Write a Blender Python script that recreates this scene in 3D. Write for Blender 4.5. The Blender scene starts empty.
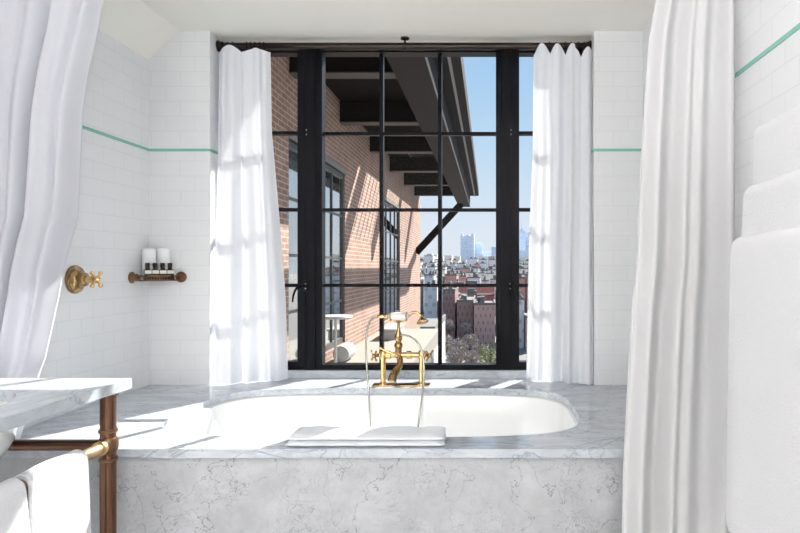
import bpy, bmesh, math, random
from mathutils import Vector, Matrix
random.seed(7)
sc = bpy.context.scene
COL = sc.collection
PI = math.pi

# ------------------------------------------------------------------ measures
ZB = 2.66                 # distance camera - tiled back wall
U = ZB / 600.0            # metres per unit on the back wall
CAM = 1.12
def P(px, py, r): return Vector(((px-488)*U*r, r*ZB, CAM+(267-py)*U*r))
def X(v): return v*U
def H(v): return CAM+v*U
def Y(r): return r*ZB
XL, XR = X(-339), X(155)
ZCEIL = H(236)
ZDECK = H(-118)
RW = 1.075                # window plane

# ------------------------------------------------------------------ materials
def new_mat(name):
    m = bpy.data.materials.new(name); m.use_nodes = True
    nt = m.node_tree
    for n in list(nt.nodes):
        if n.type not in ('OUTPUT_MATERIAL', 'BSDF_PRINCIPLED'): nt.nodes.remove(n)
    b = next(n for n in nt.nodes if n.type == 'BSDF_PRINCIPLED')
    return m, nt, b
def N(nt, t, **kw):
    n = nt.nodes.new(t)
    for k, v in kw.items():
        if k in n.inputs.keys() if hasattr(n.inputs, 'keys') else False: n.inputs[k].default_value = v
        else: setattr(n, k, v)
    return n
def simple(name, col, rough=.5, metal=0., bump=0., bscale=60., var=0., coat=0.):
    m, nt, b = new_mat(name)
    b.inputs['Base Color'].default_value = (*col, 1)
    b.inputs['Roughness'].default_value = rough
    b.inputs['Metallic'].default_value = metal
    b.inputs['Coat Weight'].default_value = coat
    L = nt.links
    tc = N(nt, 'ShaderNodeTexCoord')
    if var > 0:
        nz = N(nt, 'ShaderNodeTexNoise'); nz.inputs['Scale'].default_value = 9; nz.inputs['Detail'].default_value = 4
        L.new(tc.outputs['Object'], nz.inputs['Vector'])
        mr = N(nt, 'ShaderNodeMapRange'); mr.inputs['To Min'].default_value = 1-var; mr.inputs['To Max'].default_value = 1+var
        L.new(nz.outputs['Fac'], mr.inputs['Value'])
        mx = N(nt, 'ShaderNodeVectorMath', operation='SCALE'); mx.inputs[0].default_value = col
        L.new(mr.outputs['Result'], mx.inputs['Scale']); L.new(mx.outputs[0], b.inputs['Base Color'])
    if bump > 0:
        nz = N(nt, 'ShaderNodeTexNoise'); nz.inputs['Scale'].default_value = bscale; nz.inputs['Detail'].default_value = 5
        L.new(tc.outputs['Object'], nz.inputs['Vector'])
        bp = N(nt, 'ShaderNodeBump'); bp.inputs['Strength'].default_value = bump; bp.inputs['Distance'].default_value = .004
        L.new(nz.outputs['Fac'], bp.inputs['Height']); L.new(bp.outputs[0], b.inputs['Normal'])
    return m
def planar(nt):
    """2D wall coordinate: (x or y, z) by the direction the wall faces."""
    g = N(nt, 'ShaderNodeNewGeometry'); L = nt.links
    sp = N(nt, 'ShaderNodeSeparateXYZ'); L.new(g.outputs['Position'], sp.inputs[0])
    sn = N(nt, 'ShaderNodeSeparateXYZ'); L.new(g.outputs['True Normal'], sn.inputs[0])
    ab = N(nt, 'ShaderNodeMath', operation='ABSOLUTE'); L.new(sn.outputs[0], ab.inputs[0])
    gt = N(nt, 'ShaderNodeMath', operation='GREATER_THAN'); gt.inputs[1].default_value = .5; L.new(ab.outputs[0], gt.inputs[0])
    mx = N(nt, 'ShaderNodeMix'); L.new(gt.outputs[0], mx.inputs['Factor']); L.new(sp.outputs[0], mx.inputs['A']); L.new(sp.outputs[1], mx.inputs['B'])
    return mx.outputs['Result'], sp.outputs[2]
def brickmat(name, c1, c2, cm, bw, bh, mortar, ox=0, oz=0, rough=.2, bump=.3, coat=0., smooth=.1, dist=.002, varscale=0):
    m, nt, b = new_mat(name); L = nt.links
    a, z = planar(nt)
    ax = N(nt, 'ShaderNodeMath', operation='ADD'); ax.inputs[1].default_value = ox; L.new(a, ax.inputs[0])
    az = N(nt, 'ShaderNodeMath', operation='ADD'); az.inputs[1].default_value = oz; L.new(z, az.inputs[0])
    cb = N(nt, 'ShaderNodeCombineXYZ'); L.new(ax.outputs[0], cb.inputs[0]); L.new(az.outputs[0], cb.inputs[1])
    br = N(nt, 'ShaderNodeTexBrick'); L.new(cb.outputs[0], br.inputs['Vector'])
    br.inputs['Color1'].default_value = (*c1, 1); br.inputs['Color2'].default_value = (*c2, 1); br.inputs['Mortar'].default_value = (*cm, 1)
    br.inputs['Scale'].default_value = 1; br.inputs['Brick Width'].default_value = bw; br.inputs['Row Height'].default_value = bh
    br.inputs['Mortar Size'].default_value = mortar; br.inputs['Mortar Smooth'].default_value = smooth
    out = br.outputs['Color']
    if varscale:
        nz = N(nt, 'ShaderNodeTexNoise'); nz.inputs['Scale'].default_value = varscale; nz.inputs['Detail'].default_value = 6
        L.new(cb.outputs[0], nz.inputs['Vector'])
        mr = N(nt, 'ShaderNodeMapRange'); mr.inputs['To Min'].default_value = .7; mr.inputs['To Max'].default_value = 1.3; L.new(nz.outputs['Fac'], mr.inputs['Value'])
        sv = N(nt, 'ShaderNodeVectorMath', operation='SCALE'); L.new(out, sv.inputs[0]); L.new(mr.outputs[0], sv.inputs['Scale']); out = sv.outputs[0]
    L.new(out, b.inputs['Base Color'])
    b.inputs['Roughness'].default_value = rough; b.inputs['Coat Weight'].default_value = coat
    iv = N(nt, 'ShaderNodeMath', operation='SUBTRACT'); iv.inputs[0].default_value = 1; L.new(br.outputs['Fac'], iv.inputs[1])
    bp = N(nt, 'ShaderNodeBump'); bp.inputs['Strength'].default_value = bump; bp.inputs['Distance'].default_value = dist
    L.new(iv.outputs[0], bp.inputs['Height']); L.new(bp.outputs[0], b.inputs['Normal'])
    return m
def marble(name, base, vein, scale=1., fine=1., rough=.14, stretch=(1,1,1), off=(0,0,0), vstr=.9, cloud=.10, w1=.012, w2=.022, sw=.28, dis=.8, sp=(1.6, 7.)):
    m, nt, b = new_mat(name); L = nt.links
    g = N(nt, 'ShaderNodeNewGeometry')
    mp = N(nt, 'ShaderNodeMapping'); mp.inputs['Scale'].default_value = [s*scale for s in stretch]; mp.inputs['Location'].default_value = off
    L.new(g.outputs['Position'], mp.inputs[0])
    def veins(sc_, dist, w, det=6):
        nz = N(nt, 'ShaderNodeTexNoise'); nz.inputs['Scale'].default_value = sc_; nz.inputs['Detail'].default_value = det
        nz.inputs['Distortion'].default_value = dist; nz.inputs['Roughness'].default_value = .55
        L.new(mp.outputs[0], nz.inputs['Vector'])
        s = N(nt, 'ShaderNodeMath', operation='SUBTRACT'); s.inputs[1].default_value = .5; L.new(nz.outputs['Fac'], s.inputs[0])
        a = N(nt, 'ShaderNodeMath', operation='ABSOLUTE'); L.new(s.outputs[0], a.inputs[0])
        r = N(nt, 'ShaderNodeMapRange'); r.interpolation_type = 'SMOOTHSTEP'
        r.inputs['From Min'].default_value = 0; r.inputs['From Max'].default_value = w
        r.inputs['To Min'].default_value = 1; r.inputs['To Max'].default_value = 0
        L.new(a.outputs[0], r.inputs['Value']); return r.outputs[0]
    v1 = veins(sp[0], 1.2 if sp[0] < 2 else .35, w1); v2 = veins(sp[1], dis, w2, 8); v3 = veins(2.6, 2.0, .07)
    # mask so veins break up
    mk = N(nt, 'ShaderNodeTexNoise'); mk.inputs['Scale'].default_value = 3.2; mk.inputs['Detail'].default_value = 3; L.new(mp.outputs[0], mk.inputs['Vector'])
    mr = N(nt, 'ShaderNodeMapRange'); mr.inputs['From Min'].default_value = .40; mr.inputs['From Max'].default_value = .62; L.new(mk.outputs['Fac'], mr.inputs['Value'])
    m2 = N(nt, 'ShaderNodeMath', operation='MULTIPLY'); L.new(v2, m2.inputs[0]); L.new(mr.outputs[0], m2.inputs[1])
    m2b = N(nt, 'ShaderNodeMath', operation='MULTIPLY'); L.new(m2.outputs[0], m2b.inputs[0]); m2b.inputs[1].default_value = .8*fine
    m3 = N(nt, 'ShaderNodeMath', operation='MULTIPLY'); L.new(v3, m3.inputs[0]); m3.inputs[1].default_value = sw
    a1 = N(nt, 'ShaderNodeMath', operation='MAXIMUM'); L.new(v1, a1.inputs[0]); L.new(m2b.outputs[0], a1.inputs[1])
    a2 = N(nt, 'ShaderNodeMath', operation='MAXIMUM'); L.new(a1.outputs[0], a2.inputs[0]); L.new(m3.outputs[0], a2.inputs[1])
    a3 = N(nt, 'ShaderNodeMath', operation='MULTIPLY'); L.new(a2.outputs[0], a3.inputs[0]); a3.inputs[1].default_value = vstr
    cl = N(nt, 'ShaderNodeTexNoise'); cl.inputs['Scale'].default_value = 4; cl.inputs['Detail'].default_value = 8; cl.inputs['Roughness'].default_value = .65
    L.new(mp.outputs[0], cl.inputs['Vector'])
    cr = N(nt, 'ShaderNodeMapRange'); cr.inputs['From Min'].default_value = .3; cr.inputs['From Max'].default_value = .7
    cr.inputs['To Min'].default_value = 1-cloud*1.6; cr.inputs['To Max'].default_value = 1+cloud*.4; L.new(cl.outputs['Fac'], cr.inputs['Value'])
    sv = N(nt, 'ShaderNodeVectorMath', operation='SCALE'); sv.inputs[0].default_value = base; L.new(cr.outputs[0], sv.inputs['Scale'])
    mx = N(nt, 'ShaderNodeMix', data_type='RGBA'); L.new(a3.outputs[0], mx.inputs['Factor'])
    L.new(sv.outputs[0], mx.inputs[6]); mx.inputs[7].default_value = (*vein, 1)
    L.new(mx.outputs[2], b.inputs['Base Color']); b.inputs['Roughness'].default_value = rough
    return m
def cloth_mat(name, col, transl=.35, transp=0., weave=900., bump=.25, rough=.9):
    m, nt, b = new_mat(name); L = nt.links
    b.inputs['Base Color'].default_value = (*col, 1); b.inputs['Roughness'].default_value = rough
    b.inputs['Sheen Weight'].default_value = .15
    tc = N(nt, 'ShaderNodeTexCoord')
    nz = N(nt, 'ShaderNodeTexNoise'); nz.inputs['Scale'].default_value = weave; nz.inputs['Detail'].default_value = 2
    L.new(tc.outputs['Object'], nz.inputs['Vector'])
    bp = N(nt, 'ShaderNodeBump'); bp.inputs['Strength'].default_value = bump; bp.inputs['Distance'].default_value = .002
    L.new(nz.outputs['Fac'], bp.inputs['Height']); L.new(bp.outputs[0], b.inputs['Normal'])
    out = next(n for n in nt.nodes if n.type == 'OUTPUT_MATERIAL')
    sh = b.outputs[0]
    if transl > 0:
        t = N(nt, 'ShaderNodeBsdfTranslucent'); t.inputs['Color'].default_value = (*col, 1)
        mx = N(nt, 'ShaderNodeMixShader'); mx.inputs[0].default_value = transl; L.new(sh, mx.inputs[1]); L.new(t.outputs[0], mx.inputs[2]); sh = mx.outputs[0]
    if transp > 0:
        t = N(nt, 'ShaderNodeBsdfTransparent')
        mx = N(nt, 'ShaderNodeMixShader'); mx.inputs[0].default_value = transp; L.new(sh, mx.inputs[1]); L.new(t.outputs[0], mx.inputs[2]); sh = mx.outputs[0]
    L.new(sh, out.inputs[0])
    return m
def glass_mat(name, tint=(1,1,1), refl=1.0, rough=0.0):
    m, nt, b = new_mat(name); L = nt.links; nt.nodes.remove(b)
    out = next(n for n in nt.nodes if n.type == 'OUTPUT_MATERIAL')
    lw = N(nt, 'ShaderNodeLayerWeight'); lw.inputs[0].default_value = .5
    pw = N(nt, 'ShaderNodeMath', operation='POWER'); pw.inputs[1].default_value = 5; L.new(lw.outputs['Facing'], pw.inputs[0])
    ml = N(nt, 'ShaderNodeMath', operation='MULTIPLY_ADD'); ml.use_clamp = True; ml.inputs[1].default_value = .96*refl; ml.inputs[2].default_value = .04*refl; L.new(pw.outputs[0], ml.inputs[0])
    t = N(nt, 'ShaderNodeBsdfTransparent'); t.inputs[0].default_value = (*tint, 1)
    g = N(nt, 'ShaderNodeBsdfGlossy'); g.inputs['Roughness'].default_value = rough
    mx = N(nt, 'ShaderNodeMixShader'); L.new(ml.outputs[0], mx.inputs[0]); L.new(t.outputs[0], mx.inputs[1]); L.new(g.outputs[0], mx.inputs[2])
    L.new(mx.outputs[0], out.inputs[0]); return m

M = {}
M['tile'] = brickmat('glazed_white_tile', (.83,.84,.855), (.815,.825,.84), (.755,.765,.775), .128, .0662, .0016, ox=.02, oz=-ZDECK, rough=.12, bump=.3, smooth=.4, dist=.001)
M['green'] = simple('green_glazed_tile', (.22,.52,.43), .2, var=.12)
M['paint'] = simple('warm_white_paint', (.90,.885,.82), .75, bump=.05, bscale=200)
M['marble'] = marble('carrara_deck', (.57,.61,.66), (.25,.29,.36), scale=2.2, stretch=(.75,1.7,1.7), rough=.10, vstr=.75, cloud=.16)
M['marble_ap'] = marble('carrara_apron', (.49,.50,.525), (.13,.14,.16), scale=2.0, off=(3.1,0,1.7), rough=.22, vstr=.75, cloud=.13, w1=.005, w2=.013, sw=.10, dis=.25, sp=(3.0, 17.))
M['marble_v'] = marble('carrara_vanity', (.50,.54,.58), (.25,.29,.34), scale=2.6, stretch=(1.5,.6,1), off=(1,5,2), rough=.10, vstr=.7, cloud=.14)
M['enamel'] = simple('white_enamel', (.86,.87,.88), .12, coat=.4)
M['porcelain'] = simple('white_porcelain', (.88,.88,.87), .1, coat=.5)
M['black'] = simple('black_painted_steel', (.004,.0045,.007), .4, var=.2)
M['black'].node_tree.nodes['Principled BSDF'].inputs['Specular IOR Level'].default_value = .12
M['bronze'] = simple('dark_bronze', (.035,.027,.023), .25, .8, bump=.1)
M['bronze_l'] = simple('aged_bronze', (.20,.11,.06), .32, .9, bump=.1, var=.3)
M['brass'] = simple('polished_brass', (.76,.50,.22), .14, 1., var=.1)
M['brass_old'] = simple('aged_brass', (.38,.25,.11), .2, 1., var=.25)
M['brass_matte'] = simple('satin_brass', (.60,.43,.24), .42, 1., var=.15)
M['copper'] = simple('copper_pipe', (.17,.088,.057), .17, 1., var=.25)
M['chrome'] = simple('chrome_hose', (.45,.45,.42), .25, 1.)
M['sheer'] = cloth_mat('sheer_white_linen', (.84,.86,.91), .12, .02)
M['shower'] = cloth_mat('shower_curtain_shaded', (.68,.685,.74), .30)  # left curtain: same white cloth, colour darkened to carry its shade
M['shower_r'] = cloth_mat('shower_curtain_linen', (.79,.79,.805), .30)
M['towel'] = cloth_mat('white_terry', (.72,.725,.75), 0, 0, 300, 1.)
M['mattowel'] = cloth_mat('white_bath_mat', (.74,.76,.80), 0, 0, 420, .7)
M['floor'] = simple('grey_stone_floor', (.48,.48,.48), .3, var=.06)
M['glass'] = glass_mat('window_glass', (.98,.99,.99), .04)
M['brick'] = brickmat('red_brick', (.37,.215,.155), (.30,.16,.115), (.54,.45,.37), .165, .056, .0060, rough=.9, bump=.5, dist=.006, varscale=3.)
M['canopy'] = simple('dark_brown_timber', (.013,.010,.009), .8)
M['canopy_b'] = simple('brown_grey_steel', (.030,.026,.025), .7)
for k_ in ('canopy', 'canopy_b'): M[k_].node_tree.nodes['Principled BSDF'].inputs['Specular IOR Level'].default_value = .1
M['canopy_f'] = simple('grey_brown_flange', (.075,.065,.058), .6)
M['canopy_e'] = simple('pale_lintel_and_highlight', (.24,.22,.21), .5)  # lintel colour; on the canopy it paints edges that catch light
M['terrace'] = simple('cream_terrace_paving', (.29,.265,.225), .8, var=.08)
M['whiteout'] = simple('white_outdoor_paint', (.45,.45,.44), .6, var=.04)
M['ofr'] = simple('grey_window_frame', (.07,.07,.07), .4)
M['oglass'] = glass_mat('annex_window_glass', (.86,.90,.90), 3.0, .02)
M['ocurt'] = simple('pale_net_curtain', (.80,.83,.83), .9, var=.15)
M['dark'] = simple('dark_cap', (.008,.006,.006), .4)
M['amber'] = simple('dark_brown_bottle', (.035,.012,.010), .15)
M['label'] = simple('cream_paper_label', (.75,.72,.66), .7)
M['cup'] = simple('translucent_cup', (.86,.87,.88), .4)
M['asphalt'] = simple('street_ground', (.185,.17,.155), .9, var=.25)
def facade(name, wall, win, bw=3.2, bh=3.4, mort=.85, ox=0):
    return brickmat(name, win, tuple(c*1.35 for c in win), wall, bw, bh, mort, ox=ox, rough=.8, bump=0, smooth=.15)
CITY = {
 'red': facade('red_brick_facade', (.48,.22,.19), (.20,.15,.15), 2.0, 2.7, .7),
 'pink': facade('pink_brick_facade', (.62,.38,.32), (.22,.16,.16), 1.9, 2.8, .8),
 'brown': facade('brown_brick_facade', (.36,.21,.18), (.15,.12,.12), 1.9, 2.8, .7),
 'beige': facade('beige_stone_facade', (.82,.76,.68), (.50,.47,.45), 3.6, 3.6, 1.1),  # beige stone, lightened further to stand in for distance haze
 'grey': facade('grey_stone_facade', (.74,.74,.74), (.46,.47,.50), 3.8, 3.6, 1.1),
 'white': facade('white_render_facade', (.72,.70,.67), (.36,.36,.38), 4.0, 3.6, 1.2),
 'bluepale': facade('pale_blue_haze_facade', (.74,.80,.88), (.66,.74,.85), 9, 8, 1.6),  # distance haze painted into the tower's base colour
 'blue': facade('blue_haze_facade', (.68,.77,.88), (.60,.70,.85), 9, 8, 1.6),  # bluer tower colour, also carrying painted distance haze
}
M['roof'] = simple('light_roof_gravel', (.19,.18,.17), .9, var=.2)
M['leaf'] = simple('yellow_green_leaves', (.34,.34,.13), .8, var=.3)
M['leaf2'] = simple('bare_brown_twigs', (.42,.34,.29), .9, var=.3)
M['trunk'] = simple('tree_bark', (.16,.11,.08), .9)

# ------------------------------------------------------------------ helpers
def tag(o, label=None, cat=None, group=None, kind=None):
    if label: o['label'] = label
    if cat: o['category'] = cat
    if group: o['group'] = group
    if kind: o['kind'] = kind
    return o
def thing(name, label, cat, loc=(0,0,0), group=None):
    o = bpy.data.objects.new(name, None); COL.objects.link(o); o.location = loc
    o.empty_display_size = .1
    return tag(o, label, cat, group)
def wloc(o):
    v = Vector((0,0,0))
    while o is not None: v += Vector(o.location); o = o.parent
    return v
def obj(name, bm, mat, parent=None, smooth=False, origin=None):
    """link bm (world coordinates) as one mesh object; origin = its own origin in world space"""
    me = bpy.data.meshes.new(name)
    bmesh.ops.recalc_face_normals(bm, faces=bm.faces)
    org = Vector(origin) if origin is not None else (wloc(parent) if parent else Vector((0,0,0)))
    bmesh.ops.translate(bm, verts=bm.verts, vec=-org)
    if smooth:
        for f in bm.faces: f.smooth = True
        for e in bm.edges:
            if len(e.link_faces) == 2 and e.calc_face_angle(0) > math.radians(40): e.smooth = False
    bm.to_mesh(me); bm.free()
    for mm in (mat if isinstance(mat, (list, tuple)) else [mat]): me.materials.append(mm)
    o = bpy.data.objects.new(name, me); COL.objects.link(o)
    if parent: o.parent = parent; o.location = org - wloc(parent)
    else: o.location = org
    return o
def B(): return bmesh.new()
def box(bm, x0, x1, y0, y1, z0, z1, bev=0.):
    r = bmesh.ops.create_cube(bm, size=1)
    vs = r['verts']
    for v in vs:
        v.co = Vector((x0+(v.co.x+.5)*(x1-x0), y0+(v.co.y+.5)*(y1-y0), z0+(v.co.z+.5)*(z1-z0)))
    if bev > 0:
        es = list({e for v in vs for e in v.link_edges})
        bmesh.ops.bevel(bm, geom=es, offset=bev, segments=2, affect='EDGES', profile=.5)
    return bm
def cbox(bm, c, s, bev=0.):
    return box(bm, c[0]-s[0]/2, c[0]+s[0]/2, c[1]-s[1]/2, c[1]+s[1]/2, c[2]-s[2]/2, c[2]+s[2]/2, bev)
def tube(bm, pts, rad, seg=14, cap=True):
    pts = [Vector(p) for p in pts]; n = len(pts)
    if not isinstance(rad, (list, tuple)): rad = [rad]*n
    prev = None; rings = []
    for i, p in enumerate(pts):
        t = (pts[min(i+1, n-1)]-pts[max(i-1, 0)]).normalized()
        if prev is None:
            a = Vector((0,0,1)) if abs(t.z) < .9 else Vector((1,0,0))
            nrm = (a - t*a.dot(t)).normalized()
        else:
            nrm = (prev - t*prev.dot(t)).normalized()
        prev = nrm; bn = t.cross(nrm)
        rings.append([bm.verts.new(p+(nrm*math.cos(2*PI*k/seg)+bn*math.sin(2*PI*k/seg))*rad[i]) for k in range(seg)])
    for a, b in zip(rings, rings[1:]):
        for k in range(seg): bm.faces.new((a[k], a[(k+1)%seg], b[(k+1)%seg], b[k]))
    if cap: bm.faces.new(rings[0][::-1]); bm.faces.new(rings[-1])
    return bm
def spline(pts, n=12):
    pts = [Vector(p) for p in pts]; out = []
    q = [pts[0]*2-pts[1]] + pts + [pts[-1]*2-pts[-2]]
    for i in range(1, len(q)-2):
        for k in range(n):
            t = k/n; a, b, c, d = q[i-1], q[i], q[i+1], q[i+2]
            out.append(.5*((2*b)+(c-a)*t+(2*a-5*b+4*c-d)*t*t+(3*b-a-3*c+d)*t**3))
    out.append(pts[-1]); return out
def lathe(bm, prof, base, axis, seg=28, sc2=(1,1)):
    """prof: (distance along axis, radius)"""
    axis = Vector(axis).normalized(); base = Vector(base)
    a = Vector((0,0,1)) if abs(axis.z) < .9 else Vector((1,0,0))
    n1 = (a-axis*a.dot(axis)).normalized(); n2 = axis.cross(n1)
    rings = []
    for h, r in prof:
        rings.append([bm.verts.new(base+axis*h+(n1*math.cos(2*PI*k/seg)*sc2[0]+n2*math.sin(2*PI*k/seg)*sc2[1])*max(r, 1e-5)) for k in range(seg)])
    for a_, b_ in zip(rings, rings[1:]):
        for k in range(seg): bm.faces.new((a_[k], a_[(k+1)%seg], b_[(k+1)%seg], b_[k]))
    bm.faces.new(rings[0][::-1]); bm.faces.new(rings[-1])
    return bm
def torus(bm, c, axis, R, r, seg=20, s2=8):
    axis = Vector(axis).normalized(); c = Vector(c)
    a = Vector((0,0,1)) if abs(axis.z) < .9 else Vector((1,0,0))
    n1 = (a-axis*a.dot(axis)).normalized(); n2 = axis.cross(n1); g = []
    for i in range(seg):
        d = n1*math.cos(2*PI*i/seg)+n2*math.sin(2*PI*i/seg)
        g.append([bm.verts.new(c+d*(R+r*math.cos(2*PI*k/s2))+axis*r*math.sin(2*PI*k/s2)) for k in range(s2)])
    for i in range(seg):
        for k in range(s2): bm.faces.new((g[i][k], g[(i+1)%seg][k], g[(i+1)%seg][(k+1)%s2], g[i][(k+1)%s2]))
    return bm
def sheet(bm, f, ns, nt):
    g = [[bm.verts.new(f(i/ns, j/nt)) for i in range(ns+1)] for j in range(nt+1)]
    for j in range(nt):
        for i in range(ns): bm.faces.new((g[j][i], g[j][i+1], g[j+1][i+1], g[j+1][i]))
    return bm
def sphere(bm, c, r, seg=16):
    m = Matrix.Translation(Vector(c)) @ Matrix.Diagonal((*( (r,r,r) if not isinstance(r,(tuple,list)) else r), 1))
    bmesh.ops.create_uvsphere(bm, u_segments=seg, v_segments=seg//2+2, radius=1, matrix=m)
    return bm
def mod(o, t, **kw):
    m = o.modifiers.new(t.lower(), t)
    for k, v in kw.items(): setattr(m, k, v)
    return m
def lerp(a, b, t): return a+(b-a)*t
def interp(tab, v):
    if v <= tab[0][0]: return tab[0][1]
    for (a, x), (b, y) in zip(tab, tab[1:]):
        if v <= b: 
            k = (v-a)/(b-a); return x+(y-x)*k
    return tab[-1][1]
def struct(o): return tag(o, kind='structure')
def copy_tree(o, parent=None):
    c = o.copy(); COL.objects.link(c)
    if parent: c.parent = parent
    for ch in list(o.children): copy_tree(ch, c)
    return c

# ------------------------------------------------------------------ room shell
YBACK = -2.6
bm = B(); box(bm, XL-.14, XR+.14, YBACK-.14, Y(1.09), -.12, 0); struct(obj('floor', bm, M['floor']))
# ceiling: flat slab with the sloped strip over the left wall
zc0 = H(207)
xs = X(-308)
bm = B()
prof = [(XL-.14, zc0), (XL, zc0), (xs, ZCEIL), (XR+.14, ZCEIL), (XR+.14, ZCEIL+.25), (XL-.14, ZCEIL+.25)]
f0 = [bm.verts.new((x, YBACK-.14, z)) for x, z in prof]; f1 = [bm.verts.new((x, Y(1.0)+.30, z)) for x, z in prof]
bm.faces.new(f0); bm.faces.new(f1[::-1])
for i in range(6): bm.faces.new((f0[i], f0[(i+1)%6], f1[(i+1)%6], f1[i]))
struct(obj('ceiling', bm, M['paint']))
bm = B(); box(bm, XL-.14, XL, YBACK, Y(1.0)+.30, 0, zc0); struct(obj('wall_left', bm, M['tile']))
bm = B(); box(bm, XR, XR+.14, YBACK, Y(1.0)+.30, 0, ZCEIL); struct(obj('wall_right', bm, M['tile']))
bm = B(); box(bm, XL-.14, XR+.14, YBACK-.14, YBACK, 0, ZCEIL); struct(obj('wall_rear', bm, M['paint']))
# back wall : two tiled piers and the wall under the window
YW0 = Y(RW)
YOUT = YW0+.07
bm = B()
# left pier follows the sloped ceiling
prof = [(XL, 0), (X(-278), 0), (X(-278), ZCEIL), (xs, ZCEIL), (XL, zc0)]
f0 = [bm.verts.new((x, Y(1.0), z)) for x, z in prof]; f1 = [bm.verts.new((x, YOUT, z)) for x, z in prof]
bm.faces.new(f0); bm.faces.new(f1[::-1])
for i in range(5): bm.faces.new((f0[i], f0[(i+1)%5], f1[(i+1)%5], f1[i]))
struct(obj('wall_back', bm, M['tile']))
bm = B(); box(bm, X(106), XR, Y(1.0), YOUT, 0, ZCEIL); struct(obj('wall_back', bm, M['tile']))
bm = B(); box(bm, X(-278), X(106), Y(1.063)+.012, YOUT, 0, ZDECK-.03); struct(obj('wall_back', bm, M['tile']))
# green liner course
g0, g1 = H(115.7), H(118.3)
def liner(n, a): bm = B(); box(bm, *a); struct(obj('trim_%d' % n, bm, M['green']))
liner(1, (XL, XL+.003, .4, Y(1.0), g0, g1))
liner(2, (XL+.003, X(-278)+.003, Y(1.0)-.003, Y(1.0), g0, g1))
liner(3, (X(-278), X(-278)+.003, Y(1.0), Y(RW)-.03, g0, g1))
liner(4, (X(106)-.003, XR-.003, Y(1.0)-.003, Y(1.0), g0, g1))
liner(5, (XR-.003, XR, .4, Y(1.0), g0+.012, g1+.012))
liner(6, (X(106)-.003, X(106), Y(1.0), Y(RW)-.03, g0, g1))

# ------------------------------------------------------------------ the window
win = bpy.data.objects.new('window_1', None); COL.objects.link(win); struct(win)
win.location = (X(-86), YW0, ZDECK)
WX = lambda px: (px-488)*U*RW
WZ = lambda py: CAM+(267-py)*U*RW
WL, WR = X(-278), X(106)
WT, WB = ZCEIL-.001, WZ(369.5)
fd0, fd1 = YW0-.01, YW0+.055
# marble curb below the window
bm = B(); box(bm, WL, WR, Y(1.063), YOUT-.004, ZDECK-.03, WB, .002); struct(obj('trim_7', bm, M['marble']))
bm = B()
box(bm, WL, WR, fd0, fd1, WZ(53), WT); box(bm, WL, WR, fd0, fd1, WB, WZ(364.5))
box(bm, WL, WL+.05, fd0, fd1, WB, WT); box(bm, WR-.05, WR, fd0, fd1, WB, WT)
box(bm, WX(306.5), WX(316), fd0-.006, fd1, WB, WT, .002); box(bm, WX(502), WX(511), fd0-.006, fd1, WB, WT, .002)
box(bm, WX(316), WX(322.3), fd0+.004, fd1, WB, WT); box(bm, WX(496), WX(502), fd0+.004, fd1, WB, WT)
obj('window_frame', bm, M['black'], win)
rows = (133, 209.6, 285.4)
bm = B()
for vx in (381, 439.7): box(bm, WX(vx-1.9), WX(vx+1.9), YW0+.004, YW0+.042, WZ(365), WZ(52), .002)
for ry in rows: box(bm, WX(322), WX(496), YW0+.008, YW0+.038, WZ(ry+1.6), WZ(ry-1.6), .002)
obj('glazing_bar', bm, M['black'], win)
for (a, b, k) in ((298.5, 306.5, -1), (511, 519, 1)):
    bm = B()
    lo, hi = (WL+.045, WX(306.5)) if k < 0 else (WX(511), WR-.045)
    box(bm, WX(a), WX(b), YW0-.018, YW0+.04, WZ(366), WZ(50), .002)
    ox = (lo, lo+.035) if k < 0 else (hi-.035, hi)
    box(bm, *ox, YW0-.018, YW0+.04, WZ(366), WZ(50), .002)
    box(bm, lo, hi, YW0-.016, YW0+.038, WZ(366.5), WZ(361.5), .001); box(bm, lo, hi, YW0-.016, YW0+.038, WZ(54), WZ(49), .001)
    for ry in rows: box(bm, lo+.02, hi-.02, YW0-.002, YW0+.03, WZ(ry+1.7), WZ(ry-1.7))
    cs = obj('casement', bm, M['black'], win)
    bm = B()
    if k < 0:
        q = [P(305, 286, RW-.012), P(300, 286.5, RW-.022), P(296, 289, RW-.026), P(293.5, 295, RW-.028), P(292.5, 302, RW-.028)]
        tube(bm, spline(q, 6), [.008*(1-.5*i/24) for i in range(25)], 10); cbox(bm, P(305.5, 286, RW-.010), (.022, .012, .05), .003)
    else:
        q = [P(508, 286, RW-.012), P(512, 287, RW-.024), P(515, 293, RW-.026), P(516, 302, RW-.026)]
        tube(bm, spline(q, 6), .006, 10); cbox(bm, P(511, 287, RW-.010), (.03, .014, .055), .003)
    obj('casement_handle', bm, M['black'], cs, True)
    bm = B()
    cx = 305.5 if k < 0 else 510
    for ry in (130, 134.5, 284, 288.5): sphere(bm, P(cx+(1.0 if ry < 200 else 0), ry, RW-.0115), .0045, 8)
    obj('screw', bm, M['chrome'], cs, True)
for i, (a, b, t, d) in enumerate(((WL+.06, WX(300), 53, 362), (WX(518), WR-.06, 53, 362))):
    bm = B(); box(bm, a, b, YW0+.012, YW0+.016, WZ(d), WZ(t)); obj('pane', bm, M['glass'], win)
bm = B(); box(bm, WX(321), WX(497), YW0+.022, YW0+.026, WZ(365), WZ(52)); obj('pane', bm, M['glass'], win)

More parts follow.
